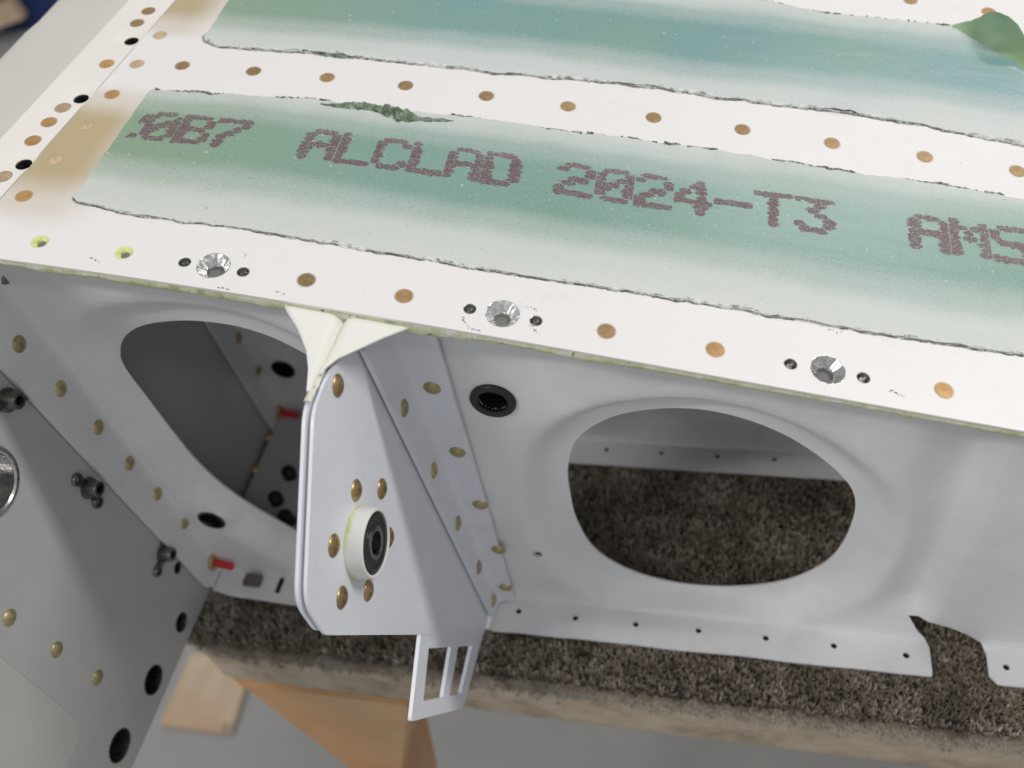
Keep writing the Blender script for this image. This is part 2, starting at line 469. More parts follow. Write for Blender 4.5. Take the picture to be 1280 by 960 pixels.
def csk_mesh():
    seg = 132; prof = [(4.62, 0.05, 0), (4.5, 0.06, 0), (4.35, -0.09, .2), (3.9, -0.52, 1), (3.4, -1.0, 1), (2.9, -1.5, 1), (2.4, -2.0, 1), (2.15, -2.25, .4), (2.1, -3.6, 0)]
    V, F = [], []
    for r, z, k in prof:
        for i in range(seg):
            a = 2 * math.pi * i / seg
            q = r + k * .10 * math.cos(11 * a + .4) * r / 4 + k * .05 * math.cos(5 * a)
            V.append((q * math.cos(a), q * math.sin(a), z))
    for j in range(len(prof) - 1):
        for i in range(seg):
            n = (i + 1) % seg; F.append((j * seg + i, (j + 1) * seg + i, (j + 1) * seg + n, j * seg + n))
    me = mesh_from('countersink_cone', V, F, 50); fix_normals(me); me.materials.append(STEEL); return me
CSK = csk_mesh()
CSKPLUG = lathe_mesh('countersink_plug', [(2.2, -3.5), (0, -3.5)], 24, NUTG)
NPH = lathe_mesh('small_hole_cup', [(1.78, 0.03), (1.55, -0.05), (1.2, -0.7), (0.75, -1.1), (0, -1.15)], 20, DARKSTEEL)
OPENH = lathe_mesh('lime_hole_cup', [(2.55, 0.04), (2.3, -0.1), (1.3, -0.85), (1.2, -1.4)], 24, LIME)
OPENV = lathe_mesh('lime_hole_void', [(1.25, -1.3), (0, -1.3)], 20, NUTG)
BUSH = lathe_mesh('bushing', [(7.4, 0.0), (7.4, 0.9), (7.0, 1.35), (5.2, 1.4), (4.7, 1.0), (4.55, -7.0)], 36, BLACK)
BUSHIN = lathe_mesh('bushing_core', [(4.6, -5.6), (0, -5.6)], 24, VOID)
SMALLBUSH = lathe_mesh('small_bushing', [(5.9, -0.2), (5.9, 0.45), (5.5, 0.65), (5.0, 0.5), (4.7, -7.0), (0, -7.0)], 30, BLACK)
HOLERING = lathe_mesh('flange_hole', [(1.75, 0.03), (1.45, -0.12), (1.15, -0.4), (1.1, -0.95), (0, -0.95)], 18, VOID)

# ================================================================== WING SECTION
wing = empty('wing_section', (-60, 30, 0), 'white primed metal wing section with green film strips on its skin', 'wing')
SKIN_T = 0.8
EDGE_Y = -16.3
RIB_S = 87.0

# ---- top skin
csk_x = [(-135.9, -7.9), (-56.7, -8.3), (27.6, -8.0)]
np_xy = [(-143.9, -8.3), (-127.3, -8.6), (-65.4, -8.6), (-47.8, -8.8), (18.1, -8.3), (36.5, -8.6)]
open_xy = [(-186.2, -8.1), (-161.5, -8.0)]
holes = [circle(x, y, 4.5, 40) for x, y in csk_x] + [circle(x, y, 1.65, 18) for x, y in np_xy] + [circle(x, y, 2.4, 22) for x, y in open_xy]
left_edge = lambda y: -206.3 + 0.058 * (y - 5.6)
out = [(left_edge(EDGE_Y), EDGE_Y), (262, EDGE_Y), (262, 235), (left_edge(235), 235)]
zs = np.vectorize(z_skin)
skin = sheet('wing_skin', out, holes, 6.0, lambda x, y: np.stack([x, y, zs(x, y)], 1), SKIN, wing, SKIN_T, -1.0, 3.0)
def sp(x, y, dz=0.0): return (x, y, z_skin(x, y) + dz)
for x, y in csk_x:
    put('countersunk_hole', CSK, sp(x, y), skin_normal(x, y), skin)
    put('hole_bottom', CSKPLUG, sp(x, y), skin_normal(x, y), skin)
for i, (x, y) in enumerate(np_xy): put('small_hole', NPH, sp(x, y), skin_normal(x, y), skin)
for x, y in open_xy:
    put('open_rivet_hole', OPENH, sp(x, y), skin_normal(x, y), skin); put('hole_bottom', OPENV, sp(x, y), skin_normal(x, y), skin)
def skin_rivets(pix, meshes, dz=0.0):
    for i, p in enumerate(pix):
        q = on_skin(p); put('rivet', meshes[i % len(meshes)], sp(q[0], q[1], dz), skin_normal(q[0], q[1]), skin, spin=i * 1.3)
skin_rivets([(383, 350), (505, 370), (758, 414), (894, 437), (1180, 488)], [FL_A, FL_A, FL_A, FL_B, FL_B])
skin_rivets([(228, 82), (317, 89), (409, 97), (507, 107), (608, 120), (710, 133), (817, 147), (928, 162), (1040, 179), (1156, 196), (1272, 214)], [FL_A])
skin_rivets([(1138, 0), (1236, 15)], [FL_A, FL_B])
skin_rivets([(140, 118), (30, 245)], [FL_B])
skin_rivets([(171, 80), (200, 44), (107, 157), (69, 199)], [FL_P])

# ---- green primer squeezed out along the front edge, below the skin
V, F = [], []
N = 420; K = 7
for i in range(N + 1):
    x = -206 + 316 * i / N
    h = 1.7 + 1.5 * nz(x * .045, 3) + 1.2 * math.exp(-((x + 92) / 18) ** 2) + 0.6 * nz(x * .22, 9) + 0.25 * nz(x * .9, 1)
    if x < -178: h *= max(0.25, (x + 206) / 28)
    h *= 1 - .4 * min(1, max(0, (x + 60) / 60))
    h = max(0.30, h)
    for k in range(K + 1):
        t = k / K
        V.append((x, EDGE_Y + 0.18 - (0.10 + 0.35 * math.sin(math.pi * min(1, t * 1.15))) * (0.75 + .4 * nz(x * .3, t * 3, 4)) + t * t * 0.25 - 0.35 * t,
                  z_skin(x, EDGE_Y) - SKIN_T - 0.12 - t * (h + .5)))
for i in range(N):
    for k in range(K):
        a = i * (K + 1) + k; F.append((a, a + 1, a + K + 2, a + K + 1))
bead = finish('primer_bead', mesh_from('primer_bead', V, F), GREEN, skin)
bead.modifiers.new('t', 'SOLIDIFY').thickness = 0.5 * MM

# ---- protective film with torn edges
def jag(pts, amp, step=1.6, seed=0.0):
    """open polyline roughened sideways"""
    o = []
    for (a, b), (c, d) in zip(pts, pts[1:]):
        k = max(1, int(math.hypot(c - a, d - b) / step))
        for i in range(k):
            x, y = a + (c - a) * i / k, b + (d - b) * i / k
            o.append((x, y + amp * (nz(x * .11, seed) * 1.1 + .5 * nz(x * .37, seed + 5) + .42 * nz(x * 1.3, seed + 8))))
    o.append(pts[-1]); return o
f1b = [(-185.5, 10.5), (-183, 8.6), (-161.9, 6.3), (-138.5, 7.1), (-101.2, 6.1), (-65.3, 5.6), (-35.9, 6.3), (-0.4, 6.6), (37.4, 6.4), (78.7, 7.4), (112, 7.5)]
f1t = [(112, 65.5), (86.8, 65.7), (57, 67.1), (24, 67.2), (-2.5, 68.1), (-29.4, 68), (-56.7, 67.2), (-84, 68.0), (-102.5, 66.8), (-128.9, 67.7), (-157.7, 65.3), (-184.8, 64.3)]
side1 = [(-185 + .35 * nz(t * 6, 31) + .25 * nz(t * 23, 3), 64.3 + (10.5 - 64.3) * t) for t in np.linspace(0.03, .97, 34)]
OUT1 = jag(f1b, 0.7, 1.5, 1.0) + jag(f1t, 0.8, 1.5, 4.0) + side1
f2b = [(-180.0, 97.4), (-178, 93.5), (-171.6, 91.2), (-136.4, 92.3), (-117, 92.3), (-76.3, 92.2), (-34.4, 94.6), (4.3, 93.6), (37, 94.3), (61.5, 92.6), (89.9, 89.4), (96.5, 89.0)]
f2r = [(97.0 + .3 * nz(t * 9, 2), 89 + 57 * t) for t in np.linspace(.04, .84, 22)] + [(96.4, 141), (94.6, 144.2), (91.5, 146.2)]
f2t = [(88.0, 147.0), (74.1, 146.2), (50, 146.2), (25.4, 146.6), (8.8, 150.5), (-30, 152.0), (-90, 152), (-140, 151), (-178.0, 150)]
side2 = [(-179.3 + .3 * nz(t * 6, 11), 150 + (97.4 - 150) * t) for t in np.linspace(.04, .97, 26)]
OUT2 = jag(f2b, 0.9, 1.5, 12.0) + f2r + jag(f2t, 0.7, 1.5, 15.0) + side2

def film_fn(poly, seed, bumps, fold=None):
    def fn(x, y):
        d = dist_poly(x, y, poly)
        z = np.empty(len(x)); X = x.copy(); Y = y.copy()
        for i in range(len(x)):
            a = max(0.0, 1 - d[i] / 3.2)
            lift = 0.32 + 0.42 * nz(x[i] * .07, y[i] * .07, seed) + 0.42 * nz(x[i] * .3, y[i] * .3, seed + 3)
            zz = 0.12 + a * a * max(0.0, lift) * 1.0
            for bx, by, rx, ry, h in bumps:
                q = ((x[i] - bx) / rx) ** 2 + ((y[i] - by) / ry) ** 2
                if q < 6: zz += h * math.exp(-q) * (0.75 + .7 * nz(x[i] * .35, y[i] * .35, seed + 9))
            z[i] = z_skin(x[i], y[i]) + zz
            if fold:
                (ax, ay), (nx, ny), r = fold
                s = (x[i] - ax) * nx + (y[i] - ay) * ny
                if s > 0:
                    rr = r * (1 + 0.25 * nz(x[i] * .05, y[i] * .05, 7))
                    th = min(s / rr, 2.3); ex = max(0.0, s - 2.3 * rr)
                    along = rr * math.sin(th) + ex * math.cos(2.3); up = rr * (1 - math.cos(th)) + ex * math.sin(2.3)
                    X[i] = x[i] - nx * s + nx * along; Y[i] = y[i] - ny * s + ny * along
                    z[i] = z_skin(X[i], Y[i]) + .15 + up
        return np.stack([X, Y, z], 1)
    return fn
film1 = sheet('protective_film', OUT1, [], 3.2, film_fn(OUT1, 2.0, [(-181, 10, 4, 2.2, 1.0), (-164, 7.5, 5, 1.5, .8), (-70, 66.5, 10, 1.3, .9)]),
              FILM1, wing, 0.12, 1.0, 1.5, 'green film strip printed with dot matrix lettering', 50)
film2 = sheet('protective_film', OUT2, [], 3.2, film_fn(OUT2, 21.0, [(-128, 94, 9, 2.0, 1.3), (-178, 95, 3.5, 3, 1.1), (-30, 95, 8, 1.4, .8), (36, 95, 9, 1.6, 1.1)],
              ((80.5, 137.0), (0.66, 0.75), 7.5)), FILM2, wing, 0.12, 1.0, 1.5, 'blue green film strip with one corner peeled up', 50,
              [(x, y) for x in np.arange(74, 96, 1.1) for y in np.arange(125, 146, 1.1) if (x - 80.5) * .66 + (y - 137) * .75 > -3 and inside(np.array([x]), np.array([y]), OUT2)[0] and dist_poly(np.array([x]), np.array([y]), OUT2)[0] > .6])
film2.data.materials.append(CURL)
for pgn in film2.data.polygons:                    # the peeled corner never caught any overspray
    c = pgn.center / MM
    if c.x > 70 and c.z - z_skin(c.x, c.y) > .45 + .2 * nz(c.x * .3, c.y * .3): pgn.material_index = 1
# lip along each film edge: whitened crust, and dark torn strips with painted shade
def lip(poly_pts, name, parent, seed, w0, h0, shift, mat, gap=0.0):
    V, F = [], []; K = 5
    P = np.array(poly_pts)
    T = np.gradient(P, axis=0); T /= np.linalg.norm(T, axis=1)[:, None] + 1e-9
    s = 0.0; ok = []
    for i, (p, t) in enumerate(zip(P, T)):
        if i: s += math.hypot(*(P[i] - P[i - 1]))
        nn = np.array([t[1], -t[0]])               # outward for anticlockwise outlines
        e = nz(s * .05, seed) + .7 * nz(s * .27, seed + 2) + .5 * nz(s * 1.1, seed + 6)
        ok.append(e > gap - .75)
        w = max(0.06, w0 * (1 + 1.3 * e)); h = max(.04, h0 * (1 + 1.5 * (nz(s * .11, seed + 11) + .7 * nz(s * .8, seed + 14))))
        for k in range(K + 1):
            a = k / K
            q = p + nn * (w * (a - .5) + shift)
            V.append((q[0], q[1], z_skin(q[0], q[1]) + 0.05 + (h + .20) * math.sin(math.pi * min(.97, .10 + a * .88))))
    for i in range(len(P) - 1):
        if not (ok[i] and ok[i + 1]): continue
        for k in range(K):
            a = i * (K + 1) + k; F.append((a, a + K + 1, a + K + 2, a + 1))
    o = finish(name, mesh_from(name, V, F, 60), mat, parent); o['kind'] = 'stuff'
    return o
e1b, e1t = jag(f1b, 0.7, 0.7, 1.0), [p for p in jag(f1t, 0.8, 0.7, 4.0) if p[0] > -184]
e2b, e2t = jag(f2b, 0.9, 0.7, 12.0), [p for p in jag(f2t, 0.7, 0.7, 15.0) if p[0] < 74]
lip(e1b, 'torn_edge', film1, 3.3, .30, .12, .22, TORN_SHADE, .28); lip(e1b, 'edge_crust', film1, 4.7, .85, .42, -.40, TORN, .38)  # torn_edge: film edge with the shade below the lifted film in its colour
lip(e1t, 'torn_edge', film1, 8.1, .75, .55, .1, TORN_SHADE, .62)
lip(e2b, 'torn_edge', film2, 5.7, .36, .14, .25, TORN_SHADE, .22); lip(e2b, 'edge_crust', film2, 6.9, 1.05, .5, -.45, TORN, .35)
lip(e2t, 'torn_edge', film2, 9.9, .65, .5, .1, TORN_SHADE, .55)
# loose green curl where film 1 has been pulled up, and a small one on film 2
def curl(name, parent, path, seed, w, turns=1.15):
    V, F = [], []; K = 10
    n = len(path)
    for i, (x, y, r) in enumerate(path):
        for k in range(K + 1):
            th = turns * math.pi * k / K
            rr = r * max(.45, .95 + .55 * nz(i * .42, k * .25, seed) + .3 * nz(i * 1.1, k * .5, seed + 2)); yo = y - w * .1 + rr * math.cos(th - .15) * 1.35
            V.append((x + .6 * nz(i * .5, k * .3, seed + 4), yo, z_skin(x, y) + 0.15 + rr * math.sin(th) * (1 + .3 * nz(i * .6, k * .4, seed + 8))))
    for i in range(n - 1):
        for k in range(K):
            a = i * (K + 1) + k; F.append((a, a + K + 1, a + K + 2, a + 1))
    o = finish(name, mesh_from(name, V, F, 35), CURLD, parent)
    o.modifiers.new('t', 'SOLIDIFY').thickness = .1 * MM
    return o
curl('film_curl', film1, [(x, 66.2 + .9 * math.sin(x * .21) - .05 * (x + 118), max(.12, 1.9 * math.exp(-((x + 102) / 6.5) ** 2) + 1.15 * math.exp(-((x + 116) / 9) ** 2) + .5 * math.exp(-((x + 90) / 5) ** 2))) for x in np.arange(-128, -84, .8)], 3, 1.0)
curl('film_curl', film2, [(x, 92.9 + .3 * math.sin(x * .3), max(.08, 0.95 * math.exp(-((x + 131) / 7.5) ** 2) + .3 * math.exp(-((x + 145) / 6) ** 2))) for x in np.arange(-154, -112, .8)], 14, 1.0)

# ---- dot matrix print on film 1
FONT = {'A': '01110 10001 10001 11111 10001 10001 10001', 'L': '10000 10000 10000 10000 10000 10000 11111', 'C': '01110 10001 10000 10000 10000 10001 01110',
        'D': '11110 10001 10001 10001 10001 10001 11110', '2': '01110 10001 00001 00110 01000 10000 11111', '0': '01110 10001 10011 10101 11001 10001 01110',
        '4': '00010 00110 01010 10010 11111 00010 00010', '-': '00000 00000 00000 11111 00000 00000 00000', 'T': '11111 00100 00100 00100 00100 00100 00100',
        '3': '11111 00010 00100 00010 00001 10001 01110', 'M': '10001 11011 10101 10101 10001 10001 10001', 'S': '01111 10000 10000 01110 00001 00001 11110',
        'B': '11110 10001 10001 11110 10001 10001 11110', '7': '11111 00001 00010 00100 01000 01000 01000'}
def print_word(word, x0, pitch):
    """each character: struck dots, smeared sideways, cut out of a fine grid"""
    h = 0.24
    for ci, ch in enumerate(word):
        dots = []
        for r, row in enumerate(FONT[ch].split()):
            for c, bit in enumerate(row):
                if bit == '1':
                    dots.append((x0 + ci * pitch + c * pitch / 5.35 + random.uniform(-.25, .25), 52.4 - r * 2.0 + random.uniform(-.2, .2), random.uniform(1.35, 2.1), random.uniform(1.0, 1.35)))
        D = np.array(dots)
        gx = np.arange(x0 + ci * pitch - 1.25 + (.05 if ci else -.6), x0 + (ci + 1) * pitch - 1.25 - h + (.9 if ci == len(word) - 1 else 0), h); gy = np.arange(37.8, 55, h)
        V, F, idx = [], [], {}
        def vert(a, b):
            if (a, b) not in idx:
                idx[(a, b)] = len(V); X, Y = gx[0] + a * h, gy[0] + b * h; V.append((X, Y, z_skin(X, Y) + .262))
            return idx[(a, b)]
        for a, X in enumerate(gx):
            if X < -184.2: continue
            for b, Y in enumerate(gy):
                v = (1 - np.hypot((D[:, 0] - X) / D[:, 2], (D[:, 1] - Y) / D[:, 3])).max() if len(D) else -1
                if v < -.6: continue
                v += .34 * nz(X * .5, Y * 2.6, 3) + .30 * nz(X * 1.3, Y * 4.2, 9)
                v -= .30 * max(0.0, nz(X * .12, Y * .2, 33)) + .018 * max(0.0, Y - 46)
                if v > -.12 and nz(X * 2.1, Y * 2.1, 20) < .40 + .2 * nz(X * .1, 3, 40): F.append((vert(a, b), vert(a + 1, b), vert(a + 1, b + 1), vert(a, b + 1)))
        if F:
            o = finish('printed_letter', mesh_from('printed_letter', V, F, None), INK, film1)
print_word('20B7', -189.4, 11.2); print_word('ALCLAD', -126.6, 11.15); print_word('2024-T3', -48.6, 11.55); print_word('AMS', 53.5, 11.3)

# ---- scuffs and pencil marks left on the front strip (worn through spots, each a thin flake)
V, F = [], []
for (u, v, n, sx, sy) in [(1122, 492, 9, 8, 4), (664, 385, 5, 6, 4), (582, 403, 7, 3, 7), (592, 411, 6, 8, 2), (668, 412, 7, 5, 7), (306, 318, 4, 2, 2), (280, 360, 5, 6, 1.5), (350, 366, 5, 4, 3), (120, 325, 4, 5, 1.5), (1045, 414, 4, 8, 2)]:
    for i in range(n):
        t = i / max(1, n - 1) - .5
        q = on_skin((u + t * 2 * sx + random.uniform(-1.5, 1.5), v + t * sy * 1.6 + random.uniform(-1.5, 1.5)))
        s = len(V); r = random.uniform(.10, .28); k = 7; el = random.uniform(1, 2.2); an = random.uniform(-.6, .6)
        for j in range(k):
            a = 2 * math.pi * j / k; ra = r * random.uniform(.6, 1.2)
            dx, dy = ra * el * math.cos(a), ra * math.sin(a)
            px, py = q[0] + dx * math.cos(an) - dy * math.sin(an), q[1] + dx * math.sin(an) + dy * math.cos(an)
            V.append((px, py, z_skin(px, py) + .03))
        F.append(tuple(range(s, s + k)))
scuff = finish('scuff_marks', mesh_from('scuff_marks', V, F, None), Mat('scuff', (0.16, 0.15, 0.15, 1), .7).m, skin); scuff['kind'] = 'stuff'

# ---- spar: web, doubler, cap, nose panel
XS = -219.3
def spar_fn(x0): return lambda y, z: np.stack([np.full(len(y), x0), y, z], 1)
sh = []
for p, r in [((227, 778), 4.3), ((192, 850), 6.2), ((150, 932), 6.6), ((222, 710), 2.6)]:
    q = on_axis(p, 0, XS); sh.append((q[1], q[2], r))
ring_q = on_axis((-14, 604), 0, XS)
base_y0 = -150
spar = sheet('spar_web', [(base_y0, 0.4), (235, 0.4), (235, 206), (-16.6, 202.0), (base_y0, 196)], [circle(a, b, r - .4, 30) for a, b, r in sh] + [circle(ring_q[1], ring_q[2], 12.0, 40)], 12, spar_fn(XS - 3.2), SPARIN, wing, 3.0, 1.0, label='grey spar web running back under the skin')
dbl_out = rounded([(base_y0, 0), (60, 0), (60, 198), (-16, 199), (base_y0, 192), (base_y0, 186), (-84.5, 186), (-87.6, 39.5), (base_y0, 39.5)], [0, 0, 0, 0, 0, 0, 0, 9, 0], 8)
dbl = sheet('spar_doubler', dbl_out, [circle(a, b, r, 36) for a, b, r in sh] + [circle(ring_q[1], ring_q[2], 12.3, 44)], 8, spar_fn(XS), SPAR, wing, 2.4, -1.0)
for a, b, r in sh:
    me = lathe_mesh('bolt_bush', [(r, 0.05), (r - .35, 0.08), (r - .5, -0.4), (r - .6, -9)], 36, RACE if r > 3 else DARKSTEEL)
    put('bolt_hole_bushing', me, (XS, a, b), (1, 0, 0), dbl)
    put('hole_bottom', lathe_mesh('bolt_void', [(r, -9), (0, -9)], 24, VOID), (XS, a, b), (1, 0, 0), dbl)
me = lathe_mesh('big_bush', [(12.2, 0.1), (11.6, .9), (10.4, 1.0), (9.8, .5), (9.4, -12), (0, -12)], 56, STEEL)
put('large_bushing', me, (XS, ring_q[1], ring_q[2]), (1, 0, 0), dbl)
for p in [(12, 772), (71, 812), (122, 847)]:
    q = on_axis(p, 0, XS); put('rivet', DOME_PALE, q, (1, 0, 0), dbl)
# anchor nuts: threaded barrel on a base with two ring lugs
def anchor_nut(p, pa, pb):
    q = on_axis(p, 0, XS); a = on_axis(pa, 0, XS); b = on_axis(pb, 0, XS)
    barrel = lathe_mesh('nut_barrel', [(4.0, 0), (4.0, .9), (3.1, 1.1), (2.9, 4.6), (2.6, 5.0), (1.7, 5.0), (1.6, 1.0), (0, 1.0)], 24, DARKSTEEL)
    o = put('anchor_nut', barrel, q, (1, 0, 0), dbl)
    for e in (a, b):
        d = Vector((0, e[1] - q[1], e[2] - q[2])); d.normalize(); c = Vector(q) + d * 7.4
        # ring lug
        put('anchor_nut_lug', LUG, c + Vector((.1, 0, 0)), (1, 0, 0), dbl)
        V = []; 
        w = Vector((0, -d.z, d.y)) * 1.5
        for h in (0.05, 1.1):
            for s0 in (Vector(q) + d * 2.6, Vector(q) + d * 5.6):
                V += [s0 + w + Vector((h, 0, 0)), s0 - w + Vector((h, 0, 0))]
        me_ = mesh_from('lug_arm', V, [(0, 1, 3, 2), (4, 6, 7, 5), (0, 4, 5, 1), (2, 3, 7, 6), (0, 2, 6, 4), (1, 5, 7, 3)], None); fix_normals(me_)
        finish('anchor_nut_arm', me_, DARKSTEEL, dbl)
LUG = lathe_mesh('lug_ring', [(1.15, 0.0), (2.4, 0), (2.5, .6), (2.2, 1.2), (1.3, 1.2), (1.15, .6), (1.15, 0.0)], 20, DARKSTEEL)
anchor_nut((110, 610), (91, 597), (122, 630)); anchor_nut((203, 692), (203, 674), (195, 716)); anchor_nut((8, 500), (26, 493), (-10, 512))
bq = on_axis((3, 343), 0, XS); put('bolt_head', lathe_mesh('bolt_head', [(4.2, 0), (4.2, 2.5), (3.4, 3.4), (0, 3.4)], 6, DARKSTEEL), bq, (1, 0, 0), dbl)

# spar cap strip beside the skin edge (holes dimpled)
cap_pix = [(163, 49), (100, 121), (28, 203)]
ch = [on_skin(p) for p in cap_pix]
cap_l = lambda y: -220.9 + .042 * (y - 31.7)
def cap_fn(x, y):
    z = zs(x, y) + 0.35
    for q in ch:
        d = np.hypot(x - q[0], y - q[1]); z = z - 1.1 * np.clip(1 - (d - 2.6) / 3.2, 0, 1) ** 1.3
    return np.stack([x, y, z], 1)
cap = sheet('spar_cap', [(cap_l(-40), -40), (left_edge(-40) - .15, -40), (left_edge(235) - .15, 235), (cap_l(235), 235)], [circle(q[0], q[1], 2.5, 26) for q in ch], 2.2, cap_fn, CAPW, wing, 1.6, -1.0)
CUP = lathe_mesh('cap_hole', [(2.6, -1.0), (2.5, -6), (0, -6)], 24, VOID)
for q in ch: put('dimpled_hole', CUP, sp(q[0], q[1], .3), skin_normal(q[0], q[1]), cap)
for i, p in enumerate([(186, 15), (172, 30), (134, 81), (79, 136), (62, 154), (42, 177), (5, 222)]):
    q = on_skin(p); put('rivet', [FL_A, FL_A, FL_B, FL_P, FL_B, FL_B, FL_P][i], sp(q[0], q[1], .38), skin_normal(q[0], q[1]), cap)
# nose panel beyond the spar, a small step lower
def nose_fn(x, y):
    z = 200.0 + 0.03 * (y - 90)
    z = z - 3.0 * np.clip((-268 + 9 - x) / 14, 0, 1) ** 2
    k = np.clip((x + 237) / 4, 0, 1)
    return np.stack([x, y, z - 2.0 * k], 1)
nose = sheet('nose_panel', [(-266.5, -60), (-229, -60), (-226, 300), (-268.5, 300), (-266.2, 124), (-268.5, 117)], [], 3.0, nose_fn, PANEL, wing, 1.2, -1.0)
finish('cap_side', box_mesh('cap_side', (-229.5, -60, 150), (-221.8, 235, 196), PANEL), None, nose)

# ---- ribs
H1 = smooth_poly([(-195.5, 138), (-193.1, 146.5), (-187.7, 154), (-179, 159.6), (-168, 162.3), (-156, 162.8), (-141, 160), (-127, 151), (-114, 134), (-108, 110), (-108, 75), (-116, 45), (-130, 29), (-146, 27), (-160, 33.5), (-174.5, 49.6), (-185.5, 66), (-191.5, 84), (-194, 108)], 5)
H2 = smooth_poly([(-47.8, 98.6), (-43.2, 114.2), (-32.7, 125.2), (-20.3, 130.4), (-6.2, 131.8), (7.8, 128.4), (22.1, 120.1), (34.9, 107.3), (42.5, 95.3), (44.8, 82), (43.3, 63), (38.2, 47.8), (26.6, 34.5), (9.7, 26.9), (-11.2, 25.5), (-29.4, 31.9), (-42.3, 45.7), (-47.6, 64.3), (-48.6, 82)], 5)
def push_back(poly, dep):
    # the pressed rim stands dep mm behind the web
    k = (dep - CAM[1]) / -CAM[1]
    return [(x * k, CAM[2] + (z - CAM[2]) * k) for x, z in poly]
H1 = push_back(H1, 7.8); H2 = push_back(H2, 9.2)
H3 = circle(142, 70, 27, 36)
RB = 3.0; ARC = RB * math.pi / 2
def bend(s):
    """distance along the section -> (y, z): web above, bend, flange towards the viewer"""
    a = RB - s
    th = np.clip(a / RB, 0, math.pi / 2); ex = np.maximum(0, a - ARC)
    y = -RB * (1 - np.cos(th)) - ex
    z = np.where(s >= RB, s, RB - RB * np.sin(th))
    return y, z
S_EDGE = RB - ARC - (16.3 - RB)          # flange free edge
def s_of_y(y): return RB - ARC - (-y - RB)
def web_offset(x, z):
    off = np.zeros(len(x))
    for Hp, w, dep in ((H1, 17, 7.0), (H2, 16, 8.2), (H3, 14, 8.0)):
        d = dist_poly(x, z, Hp); d = np.where(inside(x, z, Hp), 0, d)
        t = np.clip((w - d) / (w * .62), 0, 1); off += dep * (.75 * t + .25 * t * t * (3 - 2 * t)) + dep * .12 * np.clip(1 - d / (w * .38), 0, 1)
    # pressed stiffening channel beside the right lightening hole
    up = np.clip((x - 54) / 21, 0, 1); up = up * up * (3 - 2 * up)
    dn = np.clip((82 - x) / 7.5, 0, 1); dn = dn * dn * (3 - 2 * dn)
    top = np.clip((150 - z - 0.55 * (x - 60)) / 22, 0, 1); bot = np.clip((z - 6) / 16, 0, 1)
    off += 6.5 * up * dn * (top * top * (3 - 2 * top)) * bot
    pad = np.clip((np.hypot(x + 204, z - 43.7) - 6.2) / 5, 0, 1)          # flat seat round the small bushing
    return off * np.clip((x + 214) / 10, 0, 1) * pad * pad * (3 - 2 * pad)
def make_rib(y0, fl_holes, bush, first, solid=False):
    notch = [(81.6, S_EDGE), (82.0, s_of_y(-15)), (82.0, s_of_y(-4.6)), (80.4, 1.0), (73.2, 12.4), (77, 13.3), (83, 12.9), (88, 11), (95, 6.6), (100.5, 1.5), (101.8, s_of_y(-5)), (101.5, s_of_y(-13.5)), (104, S_EDGE - .3)]
    xr = 260
    zt = lambda x: z_skin(x, y0) - SKIN_T - 1.0
    tops = [(x, zt(x)) for x in np.linspace(xr, -217.6, 40)]
    outl = [(-217.6, s_of_y(-11.5)), (-208, s_of_y(-13.5)), (-150, S_EDGE + .6)] + [(x, S_EDGE + .5 * nz(x * .04, y0)) for x in np.linspace(-130, 76, 30)] + notch + [(xr, S_EDGE)] + tops
    hl = ([] if solid else [H1, H2 if first else [(a, b + 8) for a, b in H2]]) + ([H3] if first else []) + [circle(x, s_of_y(y), 1.2, 14) for x, y in fl_holes]
    if first: hl += [circle(-65.5, 39, 1.15, 14)]
    hl += [circle(x, z, r, 26) for x, z, r, _ in bush]
    def fn(x, s):
        y, z = bend(s)
        k = np.clip((s - RB) / 3, 0, 1)
        off = web_offset(x, z) * k
        fl = np.clip((-s) / 6, 0, 1)
        flute = np.array([0.35 * nz(v * .09, y0, 2) + .22 * nz(v * .35, y0, 5) for v in x])
        lift = np.where((x < -70), 0, 1) * 0
        return np.stack([x, y0 + y + off + .25 * flute * k, z + fl * (.45 + flute * 1.1) + lift], 1)
    rib = sheet('root_rib' if first else 'inner_rib', outl, hl, 2.8 if first else 4.0, fn, PRIMER, wing, 0.9, 1.0, 2.2, None, 38)
    # upper flange under the skin, reaching to the skin's front edge
    sheet('upper_flange', [(-205, -16.0), (xr, -16.0), (xr, 0.8), (-205, .8)],
          ([circle(a, b, 4.4, 24) for a, b in csk_x] + [circle(a, b, 1.7, 14) for a, b in np_xy] + [circle(a, b, 2.3, 16) for a, b in open_xy]) if first else [], 6, lambda x, y: np.stack([x, y + y0, zs(x, y + y0) - SKIN_T - .12], 1), PRIMER, rib, 0.9, -1.0)
    for x, y in fl_holes: put('flange_hole', HOLERING, (x, y0 + y, .62 if (x > -76 or y0 > 1) else 1.72), (0, 0, 1), rib)
    for x, z, r, me in bush:
        for mm_ in me: put('snap_bushing', mm_, (x, y0 - .9 + min(web_offset(np.array([x + 5.8 * math.cos(q)]), np.array([z + 5.8 * math.sin(q)]))[0] for q in range(7)), z), (0, -1, 0), rib)
    return rib
near_h = [(-78.5 + 1.5, -7.0), (-53.1, -7.5), (-28.4, -7.5), (-3.6, -7.5), (22.3, -7.7), (47.6, -8.0), (73.5, -8.9), (107.9, -9.5)]
far_h = [(-75, -7.5), (-50, -7.5), (-24.4, -7.5), (1.1, -7.5), (26.2, -7.5), (52.8, -7.0), (76, -8)]
rib1 = make_rib(0.0, near_h, [(-68.1, 131.5, 4.7, (BUSH, BUSHIN)), (-204.0, 43.7, 5.0, (SMALLBUSH,))], True)
rib2 = make_rib(RIB_S, far_h, [(-68.1, 131.5, 4.7, (BUSH, BUSHIN)), (-204.4, 41.6, 5.0, (SMALLBUSH,))], False)
